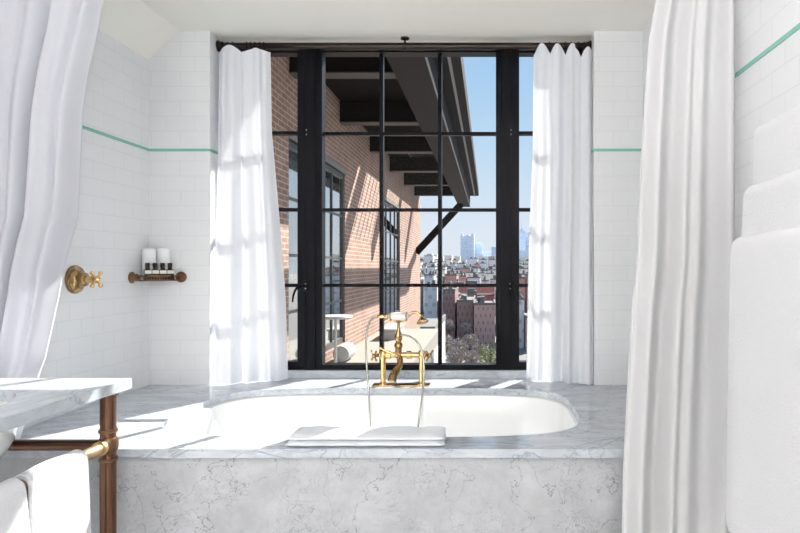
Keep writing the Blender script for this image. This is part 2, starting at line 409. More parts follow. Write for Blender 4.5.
# ------------------------------------------------------------------ tub surround and tub
TCX, TA, TB = X(-88.5), X(160.5), X(84.3)     # centre, half length, half depth
TCY = Y(.8345)
EXPN = 4.2
def supere(a, b, t, n=EXPN):
    c, s = math.cos(t), math.sin(t)
    return (math.copysign(abs(c)**(2/n), c)*a, math.copysign(abs(s)**(2/n), s)*b)
DT = X(5.8)
YF = Y(.648)
NS = 96
surround = thing('tub_surround', 'grey veined marble tub surround with thick top slab and tall apron', 'tub surround', (TCX, YF+.02, 0))
bm = B()
def ring(a, b, z): return [bm.verts.new((TCX+supere(a, b, 2*PI*k/NS)[0], TCY+supere(a, b, 2*PI*k/NS)[1], z)) for k in range(NS)]
x0, x1, y0, y1 = XL+.001, XR-.001, YF, Y(1.0)
def outer(z, e=0):
    out = []
    for k in range(NS):
        c, s = math.cos(2*PI*k/NS), math.sin(2*PI*k/NS)
        m_ = max(abs(c), abs(s)); u_, v_ = c/m_, s/m_
        out.append(bm.verts.new(((x0+x1)/2+u_*(x1-x0)/2, (y0+y1)/2+v_*(y1-y0)/2, z)))
    return out
rt, rb_, ot, ob = ring(TA, TB, ZDECK), ring(TA, TB, ZDECK-DT), outer(ZDECK), outer(ZDECK-DT)
for k in range(NS):
    j = (k+1) % NS
    bm.faces.new((rt[k], rt[j], ot[j], ot[k])); bm.faces.new((rb_[k], ob[k], ob[j], rb_[j]))
    bm.faces.new((rt[k], rb_[k], rb_[j], rt[j])); bm.faces.new((ot[k], ot[j], ob[j], ob[k]))
# strip of slab running into the window reveal
box(bm, WL+.0005, WR-.0005, Y(1.0), Y(1.063), ZDECK-DT, ZDECK)
obj('deck_slab', bm, M['marble'], surround)
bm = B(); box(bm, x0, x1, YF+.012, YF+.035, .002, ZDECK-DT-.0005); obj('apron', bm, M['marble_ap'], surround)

bm = B()
def ring2(a, b, z, dx=0): return [bm.verts.new((TCX+dx+supere(a, b, 2*PI*k/NS)[0], TCY+supere(a, b, 2*PI*k/NS)[1], z)) for k in range(NS)]
zt = ZDECK-DT
lv = [(TA+.035, TB+.03, zt-.022), (TA+.035, TB+.03, zt-.001), (TA-.004, TB-.004, zt-.001), (TA-.012, TB-.012, zt-.006), (TA-.020, TB-.022, zt-.04), (TA-.04, TB-.04, zt-.18), (TA-.07, TB-.065, zt-.32), (TA-.12, TB-.11, zt-.40), (TA-.22, TB-.19, zt-.425), (TA-.5, TB-.30, zt-.43)]
rs = [ring2(*l) for l in lv]
for a, b in zip(rs, rs[1:]):
    for k in range(NS): bm.faces.new((a[k], a[(k+1)%NS], b[(k+1)%NS], b[k]))
bm.faces.new(rs[-1])
tub = obj('bathtub', bm, M['enamel'], None, True, origin=(TCX, TCY, zt-.43))
tag(tub, 'long white undermount bathtub with rounded ends set in the marble deck', 'bathtub')
mod(tub, 'SOLIDIFY', thickness=.008, offset=1 if False else -1)

# ------------------------------------------------------------------ curtain rod
ZR, YR, RR = H(227.3), Y(1.03), X(3.7)
rod = thing('curtain_rod', 'dark bronze curtain rod spanning the window under the ceiling', 'curtain rod', (X(-86), YR, ZR))
bm = B(); tube(bm, [(WL+.002, YR, ZR), (WR-.002, YR, ZR)], RR, 20); obj('pole', bm, M['bronze'], rod, True)
for xx, d in ((WL+.0005, 1), (WR-.0005, -1)):
    bm = B(); lathe(bm, [(0, .026), (.006, .026), (.010, .021), (.022, .021), (.022, .018)], (xx, YR, ZR), (d, 0, 0)); obj('flange', bm, M['bronze'], rod, True)
sx = P(405, 0, 1.03).x
bm = B(); lathe(bm, [(0, .020), (.006, .020), (.009, .010), (.012, .005), (ZCEIL-ZR-RR, .005)], (sx, YR, ZCEIL), (0, 0, -1)); torus(bm, (sx, YR, ZR), (1, 0, 0), RR+.002, .003)
obj('ceiling_support', bm, M['bronze'], rod, True)
RINGX = [222, 228, 233, 247, 251, 255, 260, 264] + [549, 556, 565, 571, 578, 584]

# ------------------------------------------------------------------ window curtains
def curtain(name, label, mat, left, right, ztop, zbot, rtop, rbot, folds, amp, ns=160, nt=40, seed=0, solid=0., topwave=0., grp=None):
    """left/right: tables picture row -> column; rbot(s) depth ratio at the hem"""
    rnd = random.Random(seed)
    ph = [rnd.uniform(0, 2*PI) for _ in range(6)]
    bm = B()
    def f(s, t):
        r0 = lerp(rtop(s), rbot(s), t)
        zt_, zb_ = ztop(s), zbot
        z = lerp(zt_, zb_, t)
        row = 267-(z-CAM)/(U*r0)
        # fold positions drift a little on the way down
        s2 = s + .012*math.sin(3*t+ph[0]+s*5)
        w = sum(a*math.sin(2*PI*n_*s2+p+dr*t) for n_, a, p, dr in folds)
        grow = .55+.45*min(1, t*1.6)
        lx, rx = interp(left, row), interp(right, row)
        s3 = s + .010*math.sin(2*PI*folds[0][0]*s2*1+1.3)*(s*(1-s)*4)
        px = lerp(lx, rx, s3)
        r = r0 + amp*w*grow/ZB
        x = (px-488)*U*r0
        return Vector((x, r*ZB, z))
    sheet(bm, f, ns, nt)
    bm.verts.ensure_lookup_table()
    xm = sum(v.co.x for v in bm.verts)/len(bm.verts); ym = sum(v.co.y for v in bm.verts)/len(bm.verts)
    for fc in bm.faces: fc.smooth = True
    o = obj(name, bm, mat, None, True, origin=(xm, ym, zbot))
    if solid: mod(o, 'SOLIDIFY', thickness=solid, offset=0)
    tag(o, label, 'curtain', grp)
    return o
def topz_l(s):
    px = lerp(218, 270, s)
    w = .5+.5*math.cos(2*PI*(px-229)/26)
    return ZR + lerp(-.042, -.012, w**.6 if px < 244 else w*.7)
curtain('window_curtain', 'white linen curtain hanging left of the faucet at the tiled left window reveal', M['sheer'],
        [(48, 218), (150, 216), (300, 210.5), (385, 209)], [(48, 243+27), (130, 271), (250, 281), (300, 284.5), (378, 287)],
        topz_l, ZDECK+.004, lambda s: 1.014, lambda s: lerp(.990, 1.043, s), [(3, .50, .4, .3), (5, .34, 1.7, -.6), (1.6, .4, 2, .2), (8, .08, .5, .8)], .026, ns=180, seed=3)
def topz_r(s):
    px = lerp(534, 592, s)
    w = .5+.5*math.cos(2*PI*(px-542)/15.5)
    return ZR + lerp(-.050, -.004, w**.5) - (.014 if px > 575 else 0)
curtain('window_curtain', 'white linen curtain hanging beside the right casement in full daylight', M['sheer'],
        [(48, 534), (150, 533), (250, 529), (378, 526.5)], [(48, 592), (200, 593.5), (385, 594)],
        topz_r, ZDECK+.004, lambda s: 1.014, lambda s: lerp(1.043, .992, s), [(4, .55, .9, .3), (6, .25, .7, -.5), (2, .35, 2, .2), (9, .08, .5, .8)], .024, ns=200, seed=8)
for px in RINGX:
    bm = B(); x = P(px, 0, 1.03).x
    torus(bm, (x, YR, ZR-.003), (1, .15, 0), RR+.0045, .0022, 24, 8)
    o = obj('curtain_ring', bm, M['bronze'], None, True, origin=(x, YR, ZR))
    side = 'left' if px < 400 else 'right'
    tag(o, 'dark bronze curtain ring above the %s window curtain' % side, 'curtain ring', 'rings on the rod above the %s curtain' % side)

# ------------------------------------------------------------------ shower curtains
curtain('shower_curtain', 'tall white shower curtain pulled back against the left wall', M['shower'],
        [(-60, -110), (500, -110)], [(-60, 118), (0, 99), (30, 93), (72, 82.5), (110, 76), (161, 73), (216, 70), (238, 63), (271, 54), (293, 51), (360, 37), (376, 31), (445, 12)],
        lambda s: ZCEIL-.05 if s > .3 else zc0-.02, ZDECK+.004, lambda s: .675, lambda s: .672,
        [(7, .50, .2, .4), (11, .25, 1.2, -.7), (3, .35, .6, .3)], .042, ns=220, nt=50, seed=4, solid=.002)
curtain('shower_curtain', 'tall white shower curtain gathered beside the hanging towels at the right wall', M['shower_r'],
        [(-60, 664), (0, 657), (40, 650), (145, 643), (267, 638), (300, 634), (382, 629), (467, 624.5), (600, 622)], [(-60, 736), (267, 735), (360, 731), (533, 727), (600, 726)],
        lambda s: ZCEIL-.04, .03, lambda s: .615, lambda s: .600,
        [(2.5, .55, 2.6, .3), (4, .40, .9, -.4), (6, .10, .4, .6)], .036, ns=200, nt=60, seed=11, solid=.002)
for nm, r_, xa, xb, side in (('shower_rail', .675, XL+.001, X(-215), 'left'), ('shower_rail', .615, X(85), XR-.001, 'right')):
    bm = B(); tube(bm, [(xa, Y(r_), ZCEIL-.038), (xb, Y(r_), ZCEIL-.038)], .009)
    zz = ZCEIL-.038
    e = xb if side == 'left' else xa
    tube(bm, [(e, Y(r_), zz-.009), (e, Y(r_), ZCEIL)], .005)
    if side == 'left':
        bm.free(); bm = B(); xa2 = xs+.005
        tube(bm, [(xa2, Y(r_), zz), (xb, Y(r_), zz)], .009); tube(bm, [(e, Y(r_), zz-.009), (e, Y(r_), ZCEIL)], .005)
    o = obj(nm, bm, M['bronze'], None, True, origin=((xa+xb)/2, Y(r_), ZCEIL-.038)); tag(o, 'bronze rail carrying the %s shower curtain under the ceiling' % side, 'curtain rail')

# ------------------------------------------------------------------ bath mixer
RF = 1.0
fx = X(-86)
faucet = thing('bath_mixer', 'polished brass bath mixer with white porcelain handset on the back deck', 'faucet', (fx, Y(1.0), ZDECK))
yb = Y(1.0)
def F(px, py, dy=0.): v = P(px, py, 1.0); v.y += dy; return v
bm = B()
box(bm, F(373, 0).x, F(430, 0).x, yb-.035, yb+.03, ZDECK, ZDECK+.005, .002)
obj('base_plate', bm, M['brass'], faucet)
zb = F(0, 355).z
for px in (383.3, 421.7):
    bm = B(); x = F(px, 0).x
    lathe(bm, [(0, .020), (.005, .020), (.008, .0125), (.018, .0115), (zb-ZDECK-.030, .0115), (zb-ZDECK-.018, .0155), (zb-ZDECK+.006, .0175), (zb-ZDECK+.014, .012), (zb-ZDECK+.016, .004)], (x, yb, ZDECK+.005), (0, 0, 1))
    obj('pillar', bm, M['brass'], faucet, True)
bm = B()
tube(bm, [F(379, 355), F(426, 355)], .0115, 18)
for q_ in (388.5, 409): lathe(bm, [(-.012, .013), (-.010, .0175), (.010, .0175), (.012, .013)], F(q_, 355), (1, 0, 0), 20)
sphere(bm, F(398, 354.5), .019); tube(bm, [F(398, 354.5), F(398, 354.5, -.03)], [.014, .012], 16); sphere(bm, F(398, 354.5, -.034), .010)
obj('mixer_body', bm, M['brass'], faucet, True)
# riser column to the cradle
bm = B(); zc = F(0, 354).z
zz = lambda py: F(0, py).z-zc
lathe(bm, [(0, .014), (zz(348), .014), (zz(347), .018), (zz(344), .018), (zz(342), .011), (zz(339), .017), (zz(335), .017), (zz(331), .009), (zz(327), .0065), (zz(323), .0065), (zz(321.5), .013), (zz(320.5), .008)], F(398.5, 354), (0, 0, 1))
obj('riser', bm, M['brass_old'], faucet, True)
bm = B()
for s in (-1, 1):
    tube(bm, spline([F(398.5, 322), F(398.5+s*5, 322.5), F(398.5+s*7.5, 320.5), F(398.5+s*8, 318)], 6), .0035, 10)
    torus(bm, F(398.5+s*8, 316.5), (1, 0, 0), .0175, .0028, 18, 8)
obj('handset_cradle', bm, M['brass'], faucet, True)
# spout : forward and down
bm = B()
sp = spline([F(400, 357, -.005), F(400.5, 364, -.02), F(397.5, 369.5, -.045), F(395.5, 374.0, -.075), F(395, 378, -.085)], 8)
tube(bm, sp, [lerp(.0135, .0195, (i/(len(sp)-1))**1.5) for i in range(len(sp))], 18)
obj('spout', bm, M['brass_old'], faucet, True)
# cross handles on both ends
for px, s in ((380, -1), (425, 1)):
    bm = B(); c = F(px, 355, -.0)
    ax = Vector((s*.75, -.65, 0)).normalized()
    tube(bm, [c, c+ax*.026], .008, 14); hub = c+ax*.030; sphere(bm, hub, .0095)
    sd = ax.cross(Vector((0,0,1)))
    for k in range(4):
        a = PI/4+k*PI/2; d = sd*math.cos(a)+Vector((0,0,1))*math.sin(a)
        tube(bm, [hub, hub+d*.016, hub+d*.024], [.0035, .004, .003], 10); sphere(bm, hub+d*.0265, .0055, 12)
    obj('cross_handle', bm, M['brass_old'], faucet, True)
for s in (-1, 1):
    bm = B(); a = F(398.5+s*2, 354, -.03); b = F(398.5+s*17, 347.5, -.028)
    tube(bm, [a, b], [.0045, .0035], 10); sphere(bm, b, .0068, 12)
    if s < 0: obj('diverter_lever', bm, M['brass'], faucet, True)
    else: bm.free()
# handset
hs = thing('shower_handset', 'telephone style shower handset with white porcelain grip on the brass cradle', 'shower handset', F(398.5, 316.5))
bm = B(); a = F(388.5, 316.3)
L_ = F(409, 0).x-a.x
lathe(bm, [(0, .007), (.002, .011), (L_*.25, .0165), (L_*.5, .0185), (L_*.75, .0165), (L_-.002, .011), (L_, .007)], a, (1, 0, 0)); obj('grip', bm, M['porcelain'], hs, True)
bm = B(); lathe(bm, [(0, .005), (.004, .008), (.024, .0085), (.030, .0075), (.036, .012), (.042, .012), (.046, .008)], F(377.5, 316.5), (1, 0, 0), sc2=(1,1)); obj('hose_socket', bm, M['brass'], hs, True)
bm = B()
neck = spline([F(408.5, 316), F(413, 312.5), F(418, 312.8), F(421.5, 317), F(422.3, 319)], 8)
tube(bm, neck, .0055, 12)
lathe(bm, [(0, .006), (.006, .010), (.016, .020), (.024, .027), (.028, .027), (.030, .024)], F(421.5, 316.5), (.25, -.35, -1)); obj('spray_head', bm, M['brass'], hs, True)
# hose
bm = B()
hp = spline([F(378, 316.6), F(373.5, 317.5, -.005), F(369.5, 324, -.02), F(368.2, 340, -.045), F(370, 362, -.075), F(373, 385, -.095), F(376, 408, -.14), F(379, 436, -.17), F(391, 462, -.19), F(408, 462, -.19),
             F(419, 436, -.17), F(423.5, 405, -.14), F(425.5, 380, -.085), F(425.2, 362, -.06), F(421.5, 346, -.045), F(414, 337.5, -.03), F(406, 335, -.015), F(400, 335, -.008)], 14)
tube(bm, hp, .0042, 10)
o = obj('hose', bm, M['chrome'], hs, True)

# ------------------------------------------------------------------ folded bath mat on the deck edge
mt = thing('bath_mat', 'folded white bath mat lying on the front edge of the marble deck', 'bath mat', (X(-80), Y(.675), ZDECK))
def layer(z0, z1, xa, xb, ya, yb_, nm):
    bm = B()
    nx, ny = 40, 10
    def top(s, t): 
        e = min(1, min(s, 1-s)*26)*min(1, min(t, 1-t)*7+.05); e = math.sqrt(max(0, 1-(1-e)**2))
        return lerp((z0+z1)/2, z1, e)+.0014*math.sin(s*23+t*5)*e+.001*math.sin(s*51)*e
    def bot(s, t):
        e = min(1, min(s, 1-s)*26)*min(1, min(t, 1-t)*7+.05); e = math.sqrt(max(0, 1-(1-e)**2))
        return lerp((z0+z1)/2, z0, e)
    g = [[[bm.verts.new((lerp(xa, xb, i/nx)+.002*math.sin(j*1.3), lerp(ya, yb_, j/ny)+.0015*math.sin(i*.9), fn(i/nx, j/ny))) for i in range(nx+1)] for j in range(ny+1)] for fn in (top, bot)]
    for q, G in enumerate(g):
        for j in range(ny):
            for i in range(nx): bm.faces.new((G[j][i], G[j][i+1], G[j+1][i+1], G[j+1][i]))
    T, Bo = g
    for i in range(nx):
        bm.faces.new((T[0][i], T[0][i+1], Bo[0][i+1], Bo[0][i])); bm.faces.new((T[ny][i], T[ny][i+1], Bo[ny][i+1], Bo[ny][i]))
    for j in range(ny):
        bm.faces.new((T[j][0], T[j+1][0], Bo[j+1][0], Bo[j][0])); bm.faces.new((T[j][nx], T[j+1][nx], Bo[j+1][nx], Bo[j][nx]))
    obj(nm, bm, M['mattowel'], mt, True)
layer(ZDECK+.0005, ZDECK+.0165, X(-132.5), X(-28.5), Y(.6525), Y(.694), 'lower_fold')
layer(ZDECK+.0165, ZDECK+.0325, X(-132), X(-29), Y(.654), Y(.699), 'upper_fold')

# ------------------------------------------------------------------ vanity
VR = .635
vx1, vy1 = X(-356*VR), Y(VR)
zv1 = H(-111*VR); zv0 = H(-121*VR)
vy0 = Y(.28)
scx, scy, sa, sb = X(-288), Y(.48), X(42), X(57)
van = thing('vanity', 'marble washstand slab on copper pipe legs at the left wall', 'vanity', (vx1-.2, vy1-.3, 0))
bm = B()
x0, x1, y0, y1 = XL+.001, vx1, vy0, vy1
NS2 = 72
def rg(a, b, z): return [bm.verts.new((scx+a*math.cos(2*PI*k/NS2), scy+b*math.sin(2*PI*k/NS2), z)) for k in range(NS2)]
def ot2(z):
    o_ = []
    for k in range(NS2):
        c, s = math.cos(2*PI*k/NS2), math.sin(2*PI*k/NS2)
        m_ = max(abs(c), abs(s)); o_.append(bm.verts.new(((x0+x1)/2+c/m_*(x1-x0)/2, (y0+y1)/2+s/m_*(y1-y0)/2, z)))
    return o_
rt, rb_, o1, o2 = rg(sa, sb, zv1), rg(sa, sb, zv0), ot2(zv1), ot2(zv0)
for k in range(NS2):
    j = (k+1) % NS2
    bm.faces.new((rt[k], rt[j], o1[j], o1[k])); bm.faces.new((rb_[k], o2[k], o2[j], rb_[j])); bm.faces.new((rt[k], rb_[k], rb_[j], rt[j])); bm.faces.new((o1[k], o1[j], o2[j], o2[k]))
obj('marble_top', bm, M['marble_v'], van)
bm = B(); rr = []
for fr, dz in ((1.04, 0), (1.03, -.03), (.98, -.07), (.88, -.105), (.68, -.13), (.4, -.142), (.1, -.145)): rr.append(rg(sa*fr, sb*fr, zv0-.0005+dz))
for a, b in zip(rr, rr[1:]):
    for k in range(NS2): bm.faces.new((a[k], a[(k+1)%NS2], b[(k+1)%NS2], b[k]))
bm.faces.new(rr[-1])
s_ = obj('sink', bm, M['porcelain'], van, True); mod(s_, 'SOLIDIFY', thickness=.008, offset=0)
PR = .62
pxx, pyy = X(-235.5), Y(PR); zj = H(-178*PR)
bm = B(); tube(bm, [(pxx, pyy, .001), (pxx, pyy, zv0-.0005)], .0200, 24); o = obj('leg', bm, M['copper'], van, True)
bm = B(); lathe(bm, [(0, .026), (.010, .026), (.012, .021)], (pxx, pyy, zv0-.0008), (0, 0, -1)); obj('pipe_collar', bm, M['bronze_l'], van, True)
bm = B()
for dz in (-.042, .036): lathe(bm, [(0, .0235), (.008, .0235)], (pxx, pyy, zj+dz), (0, 0, 1))
sphere(bm, (pxx, pyy, zj), (.026, .026, .034), 20)
obj('pipe_fitting', bm, M['bronze_l'], van, True)
bm = B(); tube(bm, [(XL+.002, pyy, zj), (pxx, pyy, zj)], .0150, 20); obj('crossbar', bm, M['copper'], van, True)
bm = B(); tube(bm, [(pxx, pyy, zj), (pxx, Y(.30), zj)], .0150, 20); lathe(bm, [(0, .020), (.010, .020)], (pxx, pyy-.030, zj), (0, -1, 0)); obj('towel_bar', bm, M['brass_matte'], van, True)
bm = B(); tube(bm, [(pxx, Y(.30), .001), (pxx, Y(.30), zv0-.0005)], .0200, 24); obj('leg', bm, M['copper'], van, True)

# ------------------------------------------------------------------ towels draped over bars
def draped(name, label, xb, ya, yb_, zb_, R, dr, dl, th, seed, grp=None, flare=.0, wav=.004):
    """cloth over a bar along y; dr/dl = hanging lengths on the +x / -x side"""
    rnd = random.Random(seed); ph = [rnd.uniform(0, 6.28) for _ in range(6)]
    path = []
    n1 = 14
    for i in range(n1+1): path.append(('r', dr*(1-i/n1)))
    for i in range(1, 8): path.append(('a', PI*i/8))
    for i in range(n1+1): path.append(('l', dl*i/n1))
    m = len(path)-1; ny = 22
    bm = B()
    def f(s, t):
        k, v = path[round(t*m)]
        y = lerp(ya, yb_, s)
        w = wav*(math.sin(s*9+ph[0])+.6*math.sin(s*17+ph[1]))
        if k == 'a': return Vector((xb+R*math.cos(v), y, zb_+R*math.sin(v)+.002*math.sin(s*7+ph[2])))
        g = v/max(dr, dl)
        sg = 1 if k == 'r' else -1
        x = xb+sg*(R+flare*g+abs(w)*g*1.5+w*g)
        return Vector((x, y+.006*g*math.sin(s*3+ph[3])+ (s-.5)*.02*g, zb_-v+(.004*math.sin(s*5+ph[4]) if g > .9 else 0)))
    SS = [0, .012, .03] + [i/20 for i in range(1, 20)] + [.97, .988, 1]
    sheet(bm, lambda s, t: f(SS[round(s*(len(SS)-1))], t), len(SS)-1, m)
    o = obj(name, bm, M['towel'], None, True, origin=(xb, (ya+yb_)/2, zb_))
    mod(o, 'SOLIDIFY', thickness=th, offset=1)
    mod(o, 'SUBSURF', levels=2, render_levels=2)
    tag(o, label, 'towel', grp)
    # make sure the cloth thickens outwards
    return o
def check_normals_out(o, xb):
    me = o.data; s = 0
    for p in me.polygons: s += p.normal.x*(p.center.x)
    if s < 0: o.modifiers[0].offset = -1
t1 = draped('hand_towel', 'white hand towel on the copper bar nearer the marble tub apron', pxx, Y(.503), Y(.574), zj+.000, .0170, .36, .34, .011, 1, flare=.012)
t2 = draped('hand_towel', 'white hand towel on the copper bar at the lower left corner', pxx, Y(.405), Y(.497), zj+.000, .0170, .36, .34, .011, 5, flare=.020)
rack = thing('towel_rack', 'wall rack of three stepped bars carrying the bath towels', 'towel rack', (XR, Y(.40), H(5)))
ty0, ty1 = Y(.30), Y(.478)
bars = ((X(127), H(62), .29, 'top'), (X(122.5), H(33), .30, 'middle'), (X(118.5), H(8.5), .575, 'lowest'))
for i, (bx, bz, ln, nm) in enumerate(bars):
    bm = B(); tube(bm, [(bx+.02, Y(.28), bz), (bx+.02, ty1-.01, bz)], .008); obj('bar', bm, M['brass_old'], rack, True)
    bm = B(); tube(bm, [(bx+.02, ty1-.03, bz), (XR-.001, ty1-.03, bz)], .007); obj('bracket', bm, M['brass_old'], rack, True); bm = B(); tube(bm, [(bx+.02, Y(.285), bz), (XR-.001, Y(.285), bz)], .007); obj('bracket', bm, M['brass_old'], rack, True)
draped('bath_towel', 'white bath towel on the top bar of the right wall rack', bars[0][0]+.02, ty0, Y(.474), bars[0][1], .0155, .20, .22, .011, 12, wav=.0015)
draped('bath_towel', 'white bath towel on the middle bar, overlapped by the longest towel', bars[1][0]+.02, ty0, Y(.474), bars[1][1], .0175, .15, .20, .011, 13, wav=.0015)
draped('bath_towel', 'longest white bath towel, hanging lowest at the right edge', bars[2][0]+.02, ty0, Y(.480), bars[2][1], .0180, .50, .60, .013, 14, wav=.003, flare=.004)
for o in COL.objects:
    if o.name.startswith(('hand_towel', 'bath_towel')): check_normals_out(o, 0)

# ------------------------------------------------------------------ wall valve
vr = 339/(488-74.5)
vc = Vector((XL, Y(vr), CAM+(267-279.5)*U*vr))
valve = thing('shower_valve', 'aged brass round shower valve with cross handle on the tiled left wall', 'shower valve', vc)
bm = B(); lathe(bm, [(0, .052), (.004, .052), (.010, .049), (.012, .040), (.020, .030), (.026, .027), (.040, .025), (.046, .018)], vc, (1, 0, 0), 36); obj('rosette', bm, M['brass_old'], valve, True)
bm = B(); lathe(bm, [(.044, .014), (.062, .012), (.066, .016), (.078, .014), (.090, .011), (.094, .006)], vc, (1, 0, 0), 24); hub = vc+Vector((.080, 0, 0))
for k in range(4):
    a = PI/4+k*PI/2; d = Vector((0, math.cos(a), math.sin(a)))
    tube(bm, [hub, hub+d*.018, hub+d*.030], [.005, .0045, .004], 10); sphere(bm, hub+d*.033, .0075, 12)
obj('cross_handle', bm, M['brass'], valve, True)

# ------------------------------------------------------------------ corner basket with toiletries
ra = 339/(488-131.5)
pa = Vector((XL, Y(ra), CAM+(267-277.5)*U*ra)); pb = P(181.5, 277, 1.0)
pa.z = pb.z = (pa.z+pb.z)/2
bask = thing('corner_basket', 'bronze wire corner basket fixed between the left wall and the back wall', 'shower basket', ((pa.x+pb.x)/2, (pa.y+pb.y)/2, pa.z-.014))
for c, d in ((pa, (1, 0, 0)), (pb, (0, -1, 0))):
    bm = B(); lathe(bm, [(0, .024), (.005, .024), (.009, .018), (.016, .013), (.022, .016), (.028, .010)], c, d, 24); obj('wall_rose', bm, M['bronze_l'], bask, True)
A = pa+Vector((.024, 0, 0)); Bp = pb+Vector((0, -.024, 0))
cor = Vector((XL+.012, Y(1.0)-.012, pa.z))
ab = (Bp-A); bow = Vector((ab.y, -ab.x, 0)).normalized()
if bow.y > 0: bow = -bow
def front(s, dz, k=.020): return A+ab*s+bow*k*math.sin(PI*s)+Vector((0, 0, dz))
bm = B()
for dz in (.006, -.013): tube(bm, [front(i/16, dz if 0 < i < 16 else dz*.5) for i in range(17)], .0032, 8)
for i in range(1, 16): tube(bm, [front(i/16, .006), front(i/16, -.013)], .0016, 6)
obj('front_rail', bm, M['bronze_l'], bask, True)
bm = B()
for i in range(1, 12):
    s = i/12; p0 = front(s, -.014); 
    mid = A+ab*s; tocor = (cor-mid)
    w_ = 1-abs(s-.5)*2
    p1 = mid+tocor*(.06+.86*w_); p1.z = pa.z-.014
    tube(bm, [p0, p1], .0018, 6)
tube(bm, [A+Vector((0, .01, -.014)), cor+Vector((0, 0, -.014)), Bp+Vector((-.01, 0, -.014))], .0026, 8)
obj('wire_floor', bm, M['bronze_l'], bask, True)
# bottles
zbf = pa.z-.0120
bt0 = None
labels = ('leftmost dark toiletry bottle with cream label in the corner basket', 'second dark toiletry bottle from the left in the corner basket', 'third dark toiletry bottle from the left in the corner basket', 'rightmost dark toiletry bottle in the corner basket')
protos = thing('toiletry_bottle', labels[0], 'bottle', (0, 0, 0), 'toiletry bottles in the corner basket')
bm = B(); box(bm, -.0125, .0125, -.010, .010, 0, .032, .003); lathe(bm, [(.031, .010), (.035, .0085), (.037, .006), (.040, .006)], (0,0,0), (0,0,1), 16); obj('body', bm, M['amber'], protos, True)
bm = B(); lathe(bm, [(.0375, .0078), (.0385, .0082), (.051, .0082), (.052, .007)], (0,0,0), (0,0,1), 16); obj('cap', bm, M['dark'], protos, True)
bm = B(); box(bm, -.0115, .0115, -.0108, -.0098, .0195, .0295); obj('label', bm, M['label'], protos)
ang = math.atan2(ab.y, ab.x)
for i, s in enumerate((.235, .415, .595, .775)):
    o = protos if i == 0 else copy_tree(protos)
    c = A+ab*s-bow*(-.004); c.z = zbf
    o.location = c; o.rotation_euler.z = ang; o.scale = (1.12, 1.2, 1.42); o['label'] = labels[i]
for i, (s, q) in enumerate(((.33, .038), (.68, .038))):
    c = A+ab*s-bow*q; c.z = zbf
    bm = B()
    lathe(bm, [(0, .0225), (.0015, .024), (.080, .0262), (.122, .0278), (.129, .0272), (.134, .0245), (.138, .018), (.140, .009), (.1405, .001)], c, (0, 0, 1), 28)
    o = obj('wrapped_tumbler', bm, M['cup'], None, True, origin=c); tag(o, '%s white paper-capped tumbler behind the dark bottles' % ('left' if i == 0 else 'right'), 'tumbler')

# ------------------------------------------------------------------ outside : brick wing of the building
FX = -1.9
wing = thing('brick_wing', 'red brick building wing running away left of the window', 'building', (-5, 9, -30))
wins = ((5.72, 7.98), (10.86, 12.95))
zh, zs = CAM+1.23, .12
bm = B()
YE = 16.8
def wl(y0, y1, z0, z1): box(bm, FX-.35, FX, y0, y1, z0, z1)
ys = [YOUT+.03, wins[0][0], wins[0][1], wins[1][0], wins[1][1], YE]
wl(ys[0], ys[1], -30, 6); wl(ys[2], ys[3], -30, 6); wl(ys[4], ys[5], -30, 6)
for a, b in wins: wl(a, b, -30, zs); wl(a, b, zh, 6)
box(bm, FX-5, FX-.35, YE-.35, YE, -30, 6)
box(bm, FX-5, FX-4.7, YOUT+.03, YE-.35, -30, 6)
obj('brick_wall', bm, M['brick'], wing)
bm = B(); box(bm, FX-4.7, FX-.35, YOUT+.03, YE-.35, 2.9, 3.0); box(bm, FX-4.7, FX-.35, YOUT+.03, YE-.35, -.2, -.1); obj('floor_slab', bm, M['whiteout'], wing)
for a, b in wins:
    bm = B(); xo, xi = FX-.05, FX-.018
    box(bm, xo, xi, a, b, zs, zs+.07); box(bm, xo, xi, a, b, zh-.07, zh); box(bm, xo, xi, a, a+.045, zs, zh); box(bm, xo, xi, b-.045, b, zs, zh)
    for k in (1, 2, 3): yy = a+(b-a)*k/4; box(bm, xo+.005, xi-.005, yy-.014, yy+.014, zs, zh)
    for k in (1, 2, 3): zz_ = zs+(zh-zs)*k/4; box(bm, xo+.01, xi-.01, a, b, zz_-.015, zz_+.015)
    wf = obj('window', bm, M['ofr'], wing)
    bm = B(); box(bm, FX-.042, FX-.038, a+.03, b-.03, zs+.03, zh-.03); obj('pane', bm, M['oglass'], wf)
    bm = B(); sheet(bm, lambda s, t: Vector((FX-.075+.010*math.sin(s*70), lerp(a+.05, b-.05, s), lerp(zh-.05, zs+.02, t))), 160, 2); obj('net_curtain', bm, M['ocurt'], wf, True)
    bm = B(); box(bm, FX-.02, FX+.02, a-.06, b+.06, zh, zh+.055); obj('lintel', bm, M['canopy_e'], wing)
# canopy over the terrace
can = thing('terrace_canopy', 'dark timber and steel canopy projecting from the brick wing over the terrace', 'canopy', (FX, 9, 2.8))
zA, zO, zP = CAM+1.68, CAM+1.99, CAM+1.86
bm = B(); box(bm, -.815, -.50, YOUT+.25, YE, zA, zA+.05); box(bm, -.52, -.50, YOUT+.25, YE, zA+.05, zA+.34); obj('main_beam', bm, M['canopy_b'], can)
bm = B(); box(bm, -.505, -.49, YOUT+.25, YE-.02, zA-.004, zA+.012); obj('highlight_strip', bm, M['canopy_e'], can)  # pale strip painting the highlight along the beam's lower edge
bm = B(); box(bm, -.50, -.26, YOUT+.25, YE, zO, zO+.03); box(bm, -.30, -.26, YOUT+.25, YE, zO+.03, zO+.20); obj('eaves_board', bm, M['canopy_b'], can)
bm = B(); box(bm, -.385, -.355, YOUT+.25, YE-.01, zO-.012, zO-.0005); obj('lit_edge_strip', bm, M['canopy_e'], can)  # pale strip painting the lit underside of the channel
yp = 5.8
